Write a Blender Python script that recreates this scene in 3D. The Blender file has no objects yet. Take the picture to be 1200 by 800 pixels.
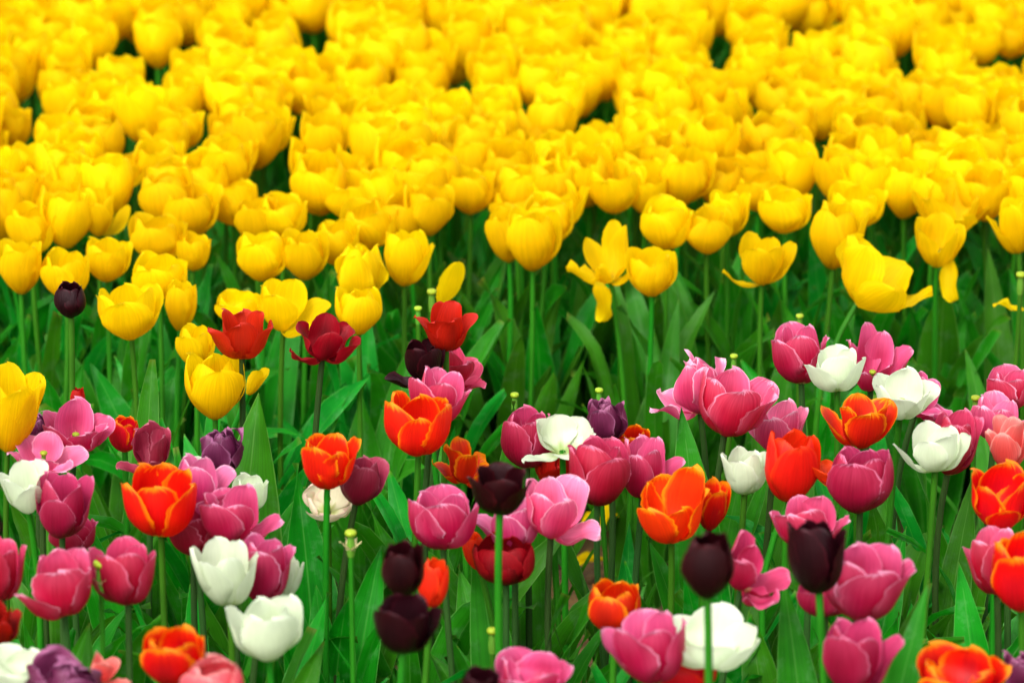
import bpy, math, random
import numpy as np
from mathutils import Vector, Matrix, Euler

# ------------------------------------------------------------------ scene, camera, light
sc = bpy.context.scene
COL = sc.collection
CAM = Vector((0, 0, 2.04)); PITCH = 0.328; F = 6000.0          # focal length in photo pixels (1200 wide)
cd = bpy.data.cameras.new("camera"); co = bpy.data.objects.new("camera", cd); COL.objects.link(co)
co.location = CAM; co.rotation_euler = (math.pi/2 - PITCH, 0, 0)
cd.lens = F/1200*36; cd.sensor_width = 36; cd.clip_end = 500; cd.clip_start = 0.1
cd.dof.use_dof = True; cd.dof.focus_distance = 4.92; cd.dof.aperture_fstop = 6.3
cd.dof.aperture_blades = 0
sc.camera = co

SUN_EL, SUN_AZ = math.radians(50), math.radians(245)           # azimuth measured from +X, anticlockwise: behind the camera, a little left
w = bpy.data.worlds.new("World"); sc.world = w; w.use_nodes = True
nt = w.node_tree; bg = nt.nodes["Background"]
sky = nt.nodes.new("ShaderNodeTexSky"); sky.sky_type = 'NISHITA'; sky.sun_disc = False
sky.sun_elevation = SUN_EL; sky.sun_rotation = math.pi/2 - SUN_AZ; sky.dust_density = 4.0
hs = nt.nodes.new("ShaderNodeHueSaturation"); hs.inputs['Saturation'].default_value = 0.2   # thin cloud: a paler sky
nt.links.new(sky.outputs[0], hs.inputs['Color']); nt.links.new(hs.outputs[0], bg.inputs['Color'])
bg.inputs['Strength'].default_value = 0.15
sd = bpy.data.lights.new("sun", 'SUN'); so = bpy.data.objects.new("sun", sd); COL.objects.link(so)
sd.energy = 0.8; sd.angle = math.radians(32); sd.color = (1.0, 0.96, 0.9)
sv = Vector((math.cos(SUN_EL)*math.cos(SUN_AZ), math.cos(SUN_EL)*math.sin(SUN_AZ), math.sin(SUN_EL)))
so.rotation_euler = sv.to_track_quat('Z', 'Y').to_euler()
sc.view_settings.view_transform = 'Standard'; sc.view_settings.look = 'None'
sc.view_settings.gamma = 1; sc.view_settings.use_curve_mapping = False
sc.view_settings.exposure = 1.36
sc.cycles.max_bounces = 8; sc.cycles.transparent_max_bounces = 4
sc.cycles.use_denoising = True

RIGHT = np.array((1.0, 0, 0)); FWD = np.array((0, math.cos(PITCH), -math.sin(PITCH)))
UP = np.array((0, math.sin(PITCH), math.cos(PITCH))); CN = np.array(CAM)

def proj(P):
    d = P - CN; Z = d @ FWD
    return 600 + F*(d @ RIGHT)/Z, 400 - F*(d @ UP)/Z, Z

def at(px, py, z):
    d = FWD + RIGHT*(px-600)/F + UP*(400-py)/F
    return CN + d*((z-CN[2])/d[2])

# ------------------------------------------------------------------ materials
def srgb(c):
    return tuple(((v/255+0.055)/1.055)**2.4 if v/255 > 0.04045 else v/255/12.92 for v in c) + (1.0,)

class N:
    def __init__(s, name):
        s.m = bpy.data.materials.new(name); s.m.use_nodes = True; s.t = s.m.node_tree
        s.t.nodes.clear(); s.out = s.t.nodes.new("ShaderNodeOutputMaterial")
    def n(s, ty, **kw):
        x = s.t.nodes.new(ty)
        for k, v in kw.items(): setattr(x, k, v)
        return x
    def l(s, a, b): s.t.links.new(a, b)
    def val(s, sock, v):
        if hasattr(v, 'links'): s.l(v, sock)
        else: sock.default_value = v
    def math(s, op, a, b=0.0, c=0.0, clamp=False):
        x = s.n("ShaderNodeMath", operation=op, use_clamp=clamp)
        for i, v in enumerate((a, b, c)): s.val(x.inputs[i], v)
        return x.outputs[0]
    def mix(s, f, a, b, blend='MIX'):
        x = s.n("ShaderNodeMix", data_type='RGBA', blend_type=blend)
        s.val(x.inputs[0], f); s.val(x.inputs[6], a); s.val(x.inputs[7], b)
        return x.outputs[2]
    def ramp(s, v, lo, hi):
        x = s.n("ShaderNodeMapRange", interpolation_type='SMOOTHSTEP')
        s.l(v, x.inputs[0]); x.inputs[1].default_value = lo; x.inputs[2].default_value = hi
        return x.outputs[0]
    def noise(s, vec, scale, detail=3.0, rough=0.5):
        x = s.n("ShaderNodeTexNoise"); s.l(vec, x.inputs['Vector'])
        x.inputs['Scale'].default_value = scale; x.inputs['Detail'].default_value = detail
        x.inputs['Roughness'].default_value = rough
        return x.outputs['Fac']
    def uv(s):
        u = s.n("ShaderNodeUVMap", uv_map="uv"); x = s.n("ShaderNodeSeparateXYZ"); s.l(u.outputs[0], x.inputs[0])
        return u.outputs[0], x.outputs[0], x.outputs[1]

def petal_mat(name, outer, inner, edge=None, edge_w=0.3, edge_amt=0.6, base=(225, 215, 120), base_h=0.1,
              flame=None, flame_amt=0.0, trans=0.4, rough=0.48, vein=0.5, spec=0.28, soft_amt=0.22):
    g = N(name); uv, u, v = g.uv()
    oi = g.n("ShaderNodeObjectInfo"); geo = g.n("ShaderNodeNewGeometry")
    ta = g.math('ABSOLUTE', g.math('MULTIPLY_ADD', u, 2.0, -1.0))
    # streaks that run along the petal
    mp = g.n("ShaderNodeCombineXYZ")
    g.l(g.math('MULTIPLY', u, 34.0), mp.inputs[0]); g.l(g.math('MULTIPLY', v, 1.8), mp.inputs[1])
    g.l(g.math('MULTIPLY', oi.outputs['Random'], 37.0), mp.inputs[2])
    st = g.noise(mp.outputs[0], 1.0, 3.0)
    tc = g.n("ShaderNodeTexCoord")
    blot = g.noise(tc.outputs['Object'], 34.0, 2.0)
    c = g.mix(geo.outputs['Backfacing'], srgb(outer), srgb(inner))
    if flame:                                            # darker or warmer flame up the middle of each petal
        fl = g.math('MULTIPLY', g.ramp(ta, 0.75, 0.05), g.ramp(v, 0.98, 0.6))
        c = g.mix(g.math('MULTIPLY', fl, flame_amt), c, srgb(flame))
    if edge:
        wob = g.math('MULTIPLY_ADD', g.math('SUBTRACT', st, 0.5), 0.35, 0.0)
        e1 = g.math('ADD', ta, wob); e2 = g.math('ADD', g.math('MULTIPLY', v, 1.02), g.math('MULTIPLY', wob, 0.6))
        e = g.math('MAXIMUM', g.ramp(e1, 1.0-edge_w, 1.0), g.ramp(e2, 1.0-edge_w*0.45, 1.0))
        soft = g.math('MAXIMUM', g.ramp(e1, 0.35, 1.1), g.ramp(e2, 0.6, 1.1))            # the colour pales gradually towards the margin
        e = g.math('MULTIPLY_ADD', soft, soft_amt, g.math('MULTIPLY', e, 0.75), clamp=True)
        e = g.math('MULTIPLY', e, g.ramp(v, 0.12, 0.5))
        c = g.mix(g.math('MULTIPLY', e, edge_amt), c, srgb(edge))
    c = g.mix(g.math('MULTIPLY', g.ramp(v, base_h, 0.02), 0.85), c, srgb(base))
    vv = g.math('MULTIPLY_ADD', g.math('SUBTRACT', st, 0.5), vein, 1.0)
    vv = g.math('MULTIPLY', vv, g.math('MULTIPLY_ADD', g.math('SUBTRACT', blot, 0.5), 0.35, 1.0))
    h = g.n("ShaderNodeHueSaturation")
    g.l(g.math('MULTIPLY_ADD', oi.outputs['Random'], 0.014, 0.493), h.inputs['Hue'])
    g.l(g.math('MULTIPLY', vv, g.math('MULTIPLY_ADD', oi.outputs['Random'], 0.16, 0.92)), h.inputs['Value'])
    g.l(c, h.inputs['Color'])
    b = g.n("ShaderNodeBump"); b.inputs['Strength'].default_value = 0.4; b.inputs['Distance'].default_value = 0.002
    g.l(st, b.inputs['Height'])
    p = g.n("ShaderNodeBsdfPrincipled"); g.l(h.outputs[0], p.inputs['Base Color'])
    p.inputs['Roughness'].default_value = rough; p.inputs['Specular IOR Level'].default_value = spec
    g.l(b.outputs[0], p.inputs['Normal'])
    t = g.n("ShaderNodeBsdfTranslucent"); g.l(h.outputs[0], t.inputs['Color'])
    ms = g.n("ShaderNodeMixShader"); ms.inputs[0].default_value = trans
    g.l(p.outputs[0], ms.inputs[1]); g.l(t.outputs[0], ms.inputs[2]); g.l(ms.outputs[0], g.out.inputs[0])
    return g.m

def green_mat(name, c1, c2, trans=0.25, rough=0.4, veins=True, edge=(120, 190, 90)):
    g = N(name); uv, u, v = g.uv(); oi = g.n("ShaderNodeObjectInfo"); tc = g.n("ShaderNodeTexCoord")
    ta = g.math('ABSOLUTE', g.math('MULTIPLY_ADD', u, 2.0, -1.0))
    n1 = g.noise(tc.outputs['Object'], 16.0, 3.0)
    c = g.mix(g.ramp(n1, 0.3, 0.7), srgb(c1), srgb(c2))
    mp = g.n("ShaderNodeCombineXYZ")
    g.l(g.math('MULTIPLY', u, 30.0), mp.inputs[0]); g.l(g.math('MULTIPLY', v, 1.2), mp.inputs[1]); g.l(g.math('MULTIPLY', oi.outputs['Random'], 50.0), mp.inputs[2])
    st = g.noise(mp.outputs[0], 1.0, 2.0)
    if veins:
        c = g.mix(g.math('MULTIPLY', g.ramp(ta, 0.07, 0.0), 0.25), c, srgb(edge))
        c = g.mix(g.math('MULTIPLY', g.ramp(ta, 0.93, 1.0), 0.45), c, srgb(edge))
    if veins:
        n2 = g.noise(tc.outputs['Object'], 55.0, 4.0, 0.6)
        c = g.mix(g.math('MULTIPLY', g.ramp(n2, 0.5, 0.75), 0.22), c, srgb((120, 165, 120)))      # waxy bloom
        c = g.mix(g.math('MULTIPLY', g.ramp(g.math('ADD', v, g.math('MULTIPLY', n1, 0.08)), 1.02, 1.06), 0.5), c, srgb((150, 130, 60)))   # dry tip
    h = g.n("ShaderNodeHueSaturation"); g.l(c, h.inputs['Color'])
    g.l(g.math('MULTIPLY_ADD', oi.outputs['Random'], 0.04, 0.47), h.inputs['Hue'])
    vv = g.math('MULTIPLY_ADD', g.math('SUBTRACT', st, 0.5), 0.9, 1.0)
    g.l(g.math('MULTIPLY', vv, g.math('MULTIPLY_ADD', oi.outputs['Random'], 0.5, 0.8)), h.inputs['Value'])
    b = g.n("ShaderNodeBump"); b.inputs['Strength'].default_value = 0.25; b.inputs['Distance'].default_value = 0.002; g.l(st, b.inputs['Height'])
    p = g.n("ShaderNodeBsdfPrincipled"); g.l(h.outputs[0], p.inputs['Base Color']); p.inputs['Roughness'].default_value = rough
    p.inputs['Specular IOR Level'].default_value = 0.25; g.l(b.outputs[0], p.inputs['Normal'])
    t = g.n("ShaderNodeBsdfTranslucent"); g.l(h.outputs[0], t.inputs['Color'])
    ms = g.n("ShaderNodeMixShader"); ms.inputs[0].default_value = trans
    g.l(p.outputs[0], ms.inputs[1]); g.l(t.outputs[0], ms.inputs[2]); g.l(ms.outputs[0], g.out.inputs[0])
    return g.m

MAT = {
 'yellow': petal_mat('yellow_petal', (237, 200, 2), (239, 204, 2), (242, 211, 6), 0.6, 0.6, (206, 180, 18), 0.14, (231, 190, 1), 0.55, trans=0.56, rough=0.6, vein=0.5, spec=0.08),
 'pink':   petal_mat('rose_pink_petal', (188, 20, 68), (222, 76, 126), (246, 182, 212), 0.07, 0.75, (225, 205, 140), 0.1, (158, 9, 44), 0.62, vein=.6, soft_amt=.15),
 'pale':   petal_mat('pale_pink_petal', (206, 58, 112), (234, 114, 162), (250, 204, 226), 0.1, 0.75, (225, 205, 140), 0.1, (186, 30, 76), 0.55, vein=.6, soft_amt=.18),
 'rose':   petal_mat('deep_rose_petal', (170, 15, 54), (208, 54, 102), (236, 144, 178), 0.07, 0.7, (200, 170, 110), 0.09, (134, 6, 33), 0.6, vein=.6, soft_amt=.14),
 'mauve':  petal_mat('dull_mauve_petal', (140, 18, 46), (170, 48, 78), (210, 128, 148), 0.08, 0.6, (180, 160, 90), 0.08, (112, 10, 32), 0.5, vein=.6),
 'orange': petal_mat('orange_red_petal', (228, 21, 5), (226, 22, 4), (252, 156, 8), 0.2, 0.95, (240, 190, 30), 0.12, (204, 7, 5), 0.8, soft_amt=.04),
 'flame':  petal_mat('orange_flame_petal', (214, 20, 4), (228, 34, 3), (250, 160, 6), 0.26, 0.95, (240, 190, 30), 0.12, (170, 6, 5), 0.9, soft_amt=.05),
 'scarlet':petal_mat('scarlet_petal', (228, 32, 14), (232, 48, 10), (240, 84, 26), 0.2, 0.5, (230, 140, 30), 0.08, (212, 16, 10), 0.5, soft_amt=.1),
 'red':    petal_mat('red_petal', (184, 7, 10), (190, 10, 12), (206, 50, 50), 0.08, 0.4, (130, 14, 14), 0.08, (140, 2, 6), 0.65, vein=.6, soft_amt=.05),
 'crimson':petal_mat('dark_red_petal', (152, 2, 7), (146, 4, 8), (190, 36, 34), 0.07, 0.4, (80, 8, 10), 0.1, (86, 1, 3), 0.75, vein=.6, soft_amt=.05),
 'black':  petal_mat('blackish_maroon_petal', (34, 3, 8), (32, 3, 9), (70, 12, 22), 0.12, 0.6, (20, 3, 8), 0.1, (20, 1, 4), 0.75, trans=0.14, rough=0.4, spec=0.18, vein=.9, soft_amt=.1),
 'purple': petal_mat('purple_petal', (94, 20, 60), (114, 40, 80), (180, 112, 152), 0.14, 0.6, (60, 40, 60), 0.1, (66, 10, 40), 0.6, trans=0.25, soft_amt=.1),
 'white':  petal_mat('white_petal', (212, 224, 192), (220, 230, 200), (234, 240, 224), 0.14, 0.5, (170, 196, 110), 0.3, trans=0.42, rough=0.5, vein=0.22),
 'cream':  petal_mat('cream_petal', (222, 214, 184), (226, 218, 188), (230, 172, 172), 0.2, 0.5, (200, 206, 120), 0.25, trans=0.4, rough=0.5, vein=0.2),
 'coral':  petal_mat('coral_petal', (214, 74, 82), (226, 100, 104), (240, 180, 170), 0.16, 0.7, (235, 215, 150), 0.1, (206, 44, 58), 0.5),
 'leaf':   green_mat('tulip_leaf', (8, 116, 6), (30, 146, 20), 0.5, 0.5),
 'stem':   green_mat('bright_stem', (24, 98, 10), (38, 114, 16), 0.1, 0.5, False),
 'dstem':  green_mat('dark_stem', (34, 66, 26), (44, 78, 30), 0.1, 0.45, False),
 'pistil': green_mat('pistil_green', (70, 128, 36), (96, 146, 44), 0.1, 0.5, False),
 'stigma': green_mat('stigma_yellow', (128, 156, 30), (146, 164, 40), 0.1, 0.5, False),
 'anther': green_mat('dark_anther', (40, 26, 34), (56, 34, 30), 0.0, 0.7, False),
 'husk':   green_mat('pale_husk', (214, 200, 150), (200, 190, 120), 0.2, 0.6, False),
 'grass':  green_mat('grass_blade', (40, 112, 26), (70, 142, 34), 0.25, 0.5, False),
}

# ------------------------------------------------------------------ geometry helpers
class G:
    """collects grids; every grid is (rows, cols, 3) points with (rows, cols, 2) uvs"""
    def __init__(s): s.v, s.f, s.uv, s.mi = [], [], [], []; s.n = 0
    def grid(s, P, UV, mat=0, flip=False):
        r, c = P.shape[:2]; b = s.n
        s.v.append(P.reshape(-1, 3)); s.uv.append(UV.reshape(-1, 2)); s.n += r*c
        i = np.arange((r-1)*(c-1)); a = b + (i//(c-1))*c + i % (c-1)
        q = np.stack((a, a+1, a+c+1, a+c), 1)
        if flip: q = q[:, ::-1]
        s.f.append(q); s.mi += [mat]*len(q)
    def points(s): return np.concatenate(s.v)
    def build(s, name, mats, parent=None, loc=None, xf=None):
        V = s.points()
        if xf is not None: V = xf(V)
        Q = np.concatenate(s.f); U = np.concatenate(s.uv)
        me = bpy.data.meshes.new(name)
        me.from_pydata(V.tolist(), [], Q.tolist())
        l = me.uv_layers.new(name="uv"); l.data.foreach_set("uv", U[Q.reshape(-1)].reshape(-1).astype(np.float32))
        for m in mats: me.materials.append(m)
        me.polygons.foreach_set("material_index", s.mi)
        me.polygons.foreach_set("use_smooth", [True]*len(Q))
        me.update()
        o = bpy.data.objects.new(name, me); COL.objects.link(o)
        if parent: o.parent = parent
        if loc is not None: o.location = loc
        return o

def sm(x): x = np.clip(x, 0, 1); return x*x*(3-2*x)

def tube(g, pts, rad, seg=7, mat=0):
    pts = np.asarray(pts, float); n = len(pts); rad = np.broadcast_to(np.asarray(rad, float), (n,))
    T = np.gradient(pts, axis=0); T /= np.linalg.norm(T, axis=1)[:, None] + 1e-9
    ref = np.array((0.31, 0.95, 0.05)); A = np.cross(T, ref); A /= np.linalg.norm(A, axis=1)[:, None] + 1e-9; B = np.cross(T, A)
    th = np.linspace(0, 2*math.pi, seg+1)
    P = pts[:, None] + rad[:, None, None]*(np.cos(th)[None, :, None]*A[:, None] + np.sin(th)[None, :, None]*B[:, None])
    UV = np.stack(np.meshgrid(np.linspace(0, 1, seg+1), np.linspace(0, 1, n)), -1)
    g.grid(P, UV, mat, flip=True)

NS, NT = 17, 11
def petal(g, az, L=1.0, W=0.37, A=82, hinge=0.0, tip=0.0, point=2.2, r0=0.05, kap=1.05, wave=0.02, rng=None,
          twist=0.0, s1=0.52, smx=0.52, curl=0.0, z0=0.0, notch=0.0, q=1.25, skew=0.035):
    """one petal grown from the receptacle: its centre line leaves outwards, turns upright and ends at the tip angle"""
    rng = rng or random.Random(1)
    s = 1-(1-np.linspace(0, 1, NS))**1.5
    ss = np.linspace(0, 1, 121)
    ph = np.radians(A*np.clip(1-ss/s1, 0, 1)**q + hinge + tip*sm((ss-0.42)/0.58) + curl*sm((ss-0.78)/0.22))
    R = r0 + np.concatenate(([0], np.cumsum(np.sin((ph[1:]+ph[:-1])/2))))/120*L
    Zc = z0 + np.concatenate(([0], np.cumsum(np.cos((ph[1:]+ph[:-1])/2))))/120*L
    r = np.interp(s, ss, R); z = np.interp(s, ss, Zc); f = np.interp(s, ss, ph)
    lo = 0.30 + 0.70*np.sin(np.clip(s/smx, 0, 1)*math.pi/2)**0.9
    hi = np.sqrt(np.clip(1-np.clip((s-smx)/(1-smx), 0, 1)**point, 0, 1))
    hw = W*L*np.where(s < smx, lo, hi)
    t = np.linspace(-1, 1, NT)
    x = hw[:, None]*t[None]*(1 + np.abs(t[None])**3*0.05*np.sin(np.array([rng.uniform(0, 6.28) for _ in range(NS)]))[:, None])
    rc = np.maximum(r, 0.17*L)[:, None]*kap
    a = np.clip(x/rc, -1.9, 1.9)
    lat = rc*np.sin(a); inn = rc*(1-np.cos(a))
    p1, p2, f1 = rng.uniform(0, 6.28), rng.uniform(0, 6.28), rng.uniform(1.0, 1.9)
    side = np.where(t > 0, 1.0, 0.0)[None]
    wv = wave*L*(t[None]**2)*np.sin(6.283*f1*s[:, None] + p1*side + p2*(1-side))*np.clip(s[:, None]*1.6, 0, 1)
    rib = 0.012*L*np.exp(-(t[None]/0.16)**2)*np.sin(np.clip(s[:, None]*1.1, 0, 1)*math.pi)
    und = 0.010*L*np.sin(5*s[:, None]+p2)*np.sin(3*t[None]+p1)
    inn = inn + wv + rib + und + skew*L*t[None]*np.clip(s[:, None]*2.5, 0, 1)
    lat = lat + twist*L*(s[:, None]**2)
    rad = r[:, None] - np.cos(f)[:, None]*inn
    zz = z[:, None] + np.sin(f)[:, None]*inn
    if notch: zz = zz - notch*L*(s[:, None]**4)*np.exp(-(t[None]/0.25)**2)
    ca, sa = math.cos(az), math.sin(az)
    P = np.stack((rad*ca - lat*sa, rad*sa + lat*ca, zz + 0*lat), -1)
    UV = np.stack(np.broadcast_arrays((t[None]+1)/2, s[:, None]), -1)
    g.grid(P, UV, 0)

STYLE = {   # hinge of outer, inner; tip of outer, inner; hinge jitter; wave; length jitter
 'egg':   dict(ho=2, hi=0, to=-30, ti=-34, j=2, wave=0.008, point=2.6),
 'closed':dict(ho=5, hi=0, to=-20, ti=-25, j=2, wave=0.012, point=2.2),
 'cup':   dict(ho=7, hi=1, to=-10, ti=-16, j=3, wave=0.02, point=2.2),
 'open':  dict(ho=12, hi=5, to=-4, ti=-10, j=4, wave=0.03, point=2.1),
 'wide':  dict(ho=20, hi=13, to=6, ti=0, j=7, wave=0.04, point=2.0),
 'flare': dict(ho=6, hi=4, to=30, ti=14, j=6, wave=0.03, point=1.7),
 'flop':  dict(ho=24, hi=12, to=22, ti=2, j=20, wave=0.07, point=2.0),
 'double':dict(ho=6, hi=0, to=-24, ti=-30, j=6, wave=0.09, point=2.0),
}

def bloom_geo(style, yaw, seed, ov=None, A=76, s1=0.6):
    rng = random.Random(seed); S = STYLE[style]; g = G(); ov = ov or {}
    ks = [(i, 0) for i in range(3)] + [(i, 1) for i in range(3)]
    if style == 'double': ks += [(i, 2) for i in range(3)] + [(i, 3) for i in range(3)]
    for n, (i, ring) in enumerate(ks):
        az = math.radians(yaw + i*120 + (60 if ring % 2 else 0) + rng.uniform(-7, 7))
        o = dict(A=A, s1=s1, q=1.1, L=1+rng.uniform(-0.06, 0.05) - 0.02*ring, W=rng.uniform(0.40, 0.47) if style != 'double' else rng.uniform(.3, .36),
                 hinge=(S['hi'] if ring else S['ho']) + rng.uniform(-1, 1)*S['j'] - (5*ring if ring > 1 else 0),
                 tip=(S['ti'] if ring else S['to']) + rng.uniform(-1, 1)*S['j']*1.2, wave=S['wave']*rng.uniform(0.6, 1.5),
                 point=S['point']*rng.uniform(0.85, 1.15), r0=0.06 - 0.012*ring, kap=rng.uniform(1.0, 1.12) - 0.03*ring,
                 twist=rng.uniform(-0.04, 0.04), smx=rng.uniform(0.5, 0.62), curl=rng.uniform(-14, 14) if style not in ('egg',) else 0)
        if n in ov:
            if ov[n] is None: continue
            o.update(ov[n])
        petal(g, az, rng=rng, **o)
    return g

def pistil_geo(k, stamens=True):
    g = G(); zz = np.linspace(0, 1, 7)*0.021*k
    tube(g, np.stack((0*zz, 0*zz, zz), 1), np.array([.0030, .0036, .0038, .0036, .0033, .003, .003])*k, 9, 0)
    tube(g, np.array([(0, 0, .019), (0, 0, .0200), (0, 0, .0218), (0, 0, .0236), (0, 0, .0245), (0, 0, .0247)])*k, np.array([.0028, .0046, .0052, .0047, .0024, .0002])*k, 9, 1)
    if stamens:
        for i in range(6):
            a = i*1.047; c, s_ = math.cos(a)*k, math.sin(a)*k
            tube(g, [(.005*c, .005*s_, 0), (.009*c, .009*s_, .008*k), (.0105*c, .0105*s_, .013*k)], .0009*k, 5, 0)
            tube(g, [(.0105*c, .0105*s_, .012*k), (.0112*c, .0112*s_, .018*k), (.0115*c, .0115*s_, .024*k)], np.array([.0012, .0018, .0006])*k, 5, 2)
    return g

def leaf(g, base, az, L, W, lean0, lean1, rng, fold=0.5, twist=0.3, mat=0, side=0.0, tipbend=0.0):
    """a broad lance-shaped leaf: upright at its foot, bending over towards the tip, folded along the midrib"""
    n, m = 13, 7
    s = np.linspace(0, 1, n); t = np.linspace(-1, 1, m)
    ph = np.radians(lean0 + (lean1-lean0)*s**1.6 + tipbend*sm((s-.7)/.3))
    r = np.concatenate(([0], np.cumsum(np.sin((ph[1:]+ph[:-1])/2))))/(n-1)*L
    z = np.concatenate(([0], np.cumsum(np.cos((ph[1:]+ph[:-1])/2))))/(n-1)*L
    hw = W/2*np.clip((0.45+0.55*np.sin(np.clip(s/0.42, 0, 1)*math.pi/2))*np.where(s > 0.42, (1-((s-0.42)/0.58)**2.3), 1.0), 0.0, 1)
    tw = twist*s
    lat = hw[:, None]*t[None]
    up = np.abs(lat)*fold*(1-0.55*s[:, None]) + 0.13*W*np.sin(rng.uniform(7, 13)*s[:, None]+rng.uniform(0, 6))*t[None]**2*np.sign(t[None])
    l2 = lat*np.cos(tw)[:, None] - up*np.sin(tw)[:, None]; u2 = lat*np.sin(tw)[:, None] + up*np.cos(tw)[:, None]
    rad = r[:, None] - np.cos(ph)[:, None]*u2; zz = z[:, None] + np.sin(ph)[:, None]*u2
    l2 = l2 + (side*L*s**2)[:, None]
    ca, sa = math.cos(az), math.sin(az)
    P = np.stack((base[0] + rad*ca - l2*sa, base[1] + rad*sa + l2*ca, base[2] + zz), -1)
    UV = np.stack(np.broadcast_arrays((t[None]+1)/2, s[:, None]), -1)
    g.grid(P, UV, mat)

def leaves_geo(seed, n=5, lmin=0.22, lmax=0.335, wmin=0.024, wmax=0.056):
    rng = random.Random(seed); g = G(); a0 = rng.uniform(0, 6.28)
    for i in range(n):
        az = a0 + i*6.283/n + rng.uniform(-.5, .5)
        leaf(g, (0.006*math.cos(az), 0.006*math.sin(az), 0.002), az, rng.uniform(lmin, lmax), rng.uniform(wmin, wmax), rng.uniform(3, 12), rng.uniform(12, 50),
             rng, rng.uniform(.25, .7), rng.uniform(-.9, .9), side=rng.uniform(-.12, .12), tipbend=rng.choice((0, 0, 10, 50)))
    for i in range(2):                                          # narrow inner leaves
        az = rng.uniform(0, 6.28)
        leaf(g, (0.005*math.cos(az), 0.005*math.sin(az), 0.002), az, rng.uniform(.16, .3), rng.uniform(.007, .015), rng.uniform(5, 15), rng.uniform(15, 60), rng, .4, rng.uniform(-.6, .6), side=rng.uniform(-.2, .2))
    return g

def tag(o, label, cat, group=None):
    o['label'] = label; o['category'] = cat
    if group: o['group'] = group

def empty(name, loc):
    o = bpy.data.objects.new(name, None); o.empty_display_size = 0.05; COL.objects.link(o); o.location = loc
    return o

def stem_obj(root, top, axis, mat, rng, rad=0.0031):
    """tube from the plant's foot to the bloom; leaves the ground upright and meets the bloom along its axis"""
    top = np.array(top); axis = np.array(axis); H = np.linalg.norm(top)
    p1 = np.array((rng.uniform(-.015, .015), rng.uniform(-.015, .015), H*0.42)); p2 = top - axis*H*0.36
    u = np.linspace(0, 1, 12)[:, None]
    P = (1-u)**3*0 + 3*(1-u)**2*u*p1 + 3*(1-u)*u*u*p2 + u**3*top
    P[0, 2] -= 0.004
    g = G(); tube(g, P, np.linspace(rad*1.15, rad*0.95, 12), 8); return g.build('stem', [MAT[mat]], root)

# ------------------------------------------------------------------ ground and grass
def ground():
    n = 90
    a = np.concatenate((-np.geomspace(120, 1.6, 14), np.linspace(-1.5, 1.5, 50), np.geomspace(1.6, 120, 14)))
    X, Y = np.meshgrid(a, a+5.2); rs = np.random.RandomState(4)
    Z = rs.uniform(-.012, .008, X.shape)*(np.abs(X) < 1.6)*(np.abs(Y-5.2) < 1.6) - 0.004
    g = G(); g.grid(np.stack((X, Y, Z), -1), np.stack((X, Y), -1))
    k = N('soil'); tc = k.n("ShaderNodeTexCoord"); n1 = k.noise(tc.outputs['Object'], 9, 6, .65); n2 = k.noise(tc.outputs['Object'], 90, 5, .7)
    c = k.mix(k.ramp(n1, .3, .7), srgb((64, 46, 26)), srgb((112, 84, 44))); c = k.mix(k.math('MULTIPLY', k.ramp(n2, .45, .75), .6), c, srgb((150, 116, 62)))
    b = k.n("ShaderNodeBump"); b.inputs['Distance'].default_value = .01; k.l(n2, b.inputs['Height'])
    p = k.n("ShaderNodeBsdfPrincipled"); p.inputs['Roughness'].default_value = .95; k.l(c, p.inputs['Base Color']); k.l(b.outputs[0], p.inputs['Normal'])
    k.l(p.outputs[0], k.out.inputs[0])
    o = g.build('ground', [k.m]); o['kind'] = 'structure'
ground()

def grass():
    rng = random.Random(77); g = G(); cnt = 0
    s = np.linspace(0, 1, 5)
    while cnt < 5200:
        x, y = rng.uniform(-1.05, 1.05), rng.uniform(3.7, 7.1)
        bp = proj(np.array((x, y, 0.0)))
        if 625 < bp[0] < 745 and 655 < bp[1] < 735 and rng.random() < .85: continue      # the bare patch of soil
        L = rng.uniform(.03, .10) if rng.random() < .85 else rng.uniform(.1, .18)
        az = rng.uniform(0, 6.28); bend = rng.uniform(.1, .9); wd = rng.uniform(.0012, .003)
        c, d = math.cos(az), math.sin(az)
        r = L*bend*s**1.8; z = L*s*(1-.3*bend*s)
        hw = wd*(1-s**2)+.0001
        P = np.stack([np.stack((x+r*c-k*hw*d, y+r*d+k*hw*c, z), -1) for k in (-1, 1)], 1)
        g.grid(P, np.stack(np.broadcast_arrays(np.array((0., 1.))[None], s[:, None]), -1)); cnt += 1
    o = g.build('grass', [MAT['grass']]); o['kind'] = 'stuff'; tag(o, 'short fine grass and weeds on the soil under the tulips', 'grass')
grass()
def weeds():
    rng = random.Random(5); g = G()
    for i in range(420):
        x, y = rng.uniform(-1.0, 1.0), rng.uniform(3.9, 5.4)
        bp = proj(np.array((x, y, 0.0)))
        if 630 < bp[0] < 745 and 655 < bp[1] < 730: continue
        for k in range(rng.randint(3, 6)):
            az = rng.uniform(0, 6.28)
            leaf(g, (x, y, 0), az, rng.uniform(.02, .06), rng.uniform(.008, .02), rng.uniform(15, 40), rng.uniform(60, 105), rng, .3, rng.uniform(-.5, .5))
    o = g.build('weeds', [MAT['grass']]); o['kind'] = 'stuff'; tag(o, 'low leafy weeds carpeting the gap between the tulip beds', 'weeds')
weeds()
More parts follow.
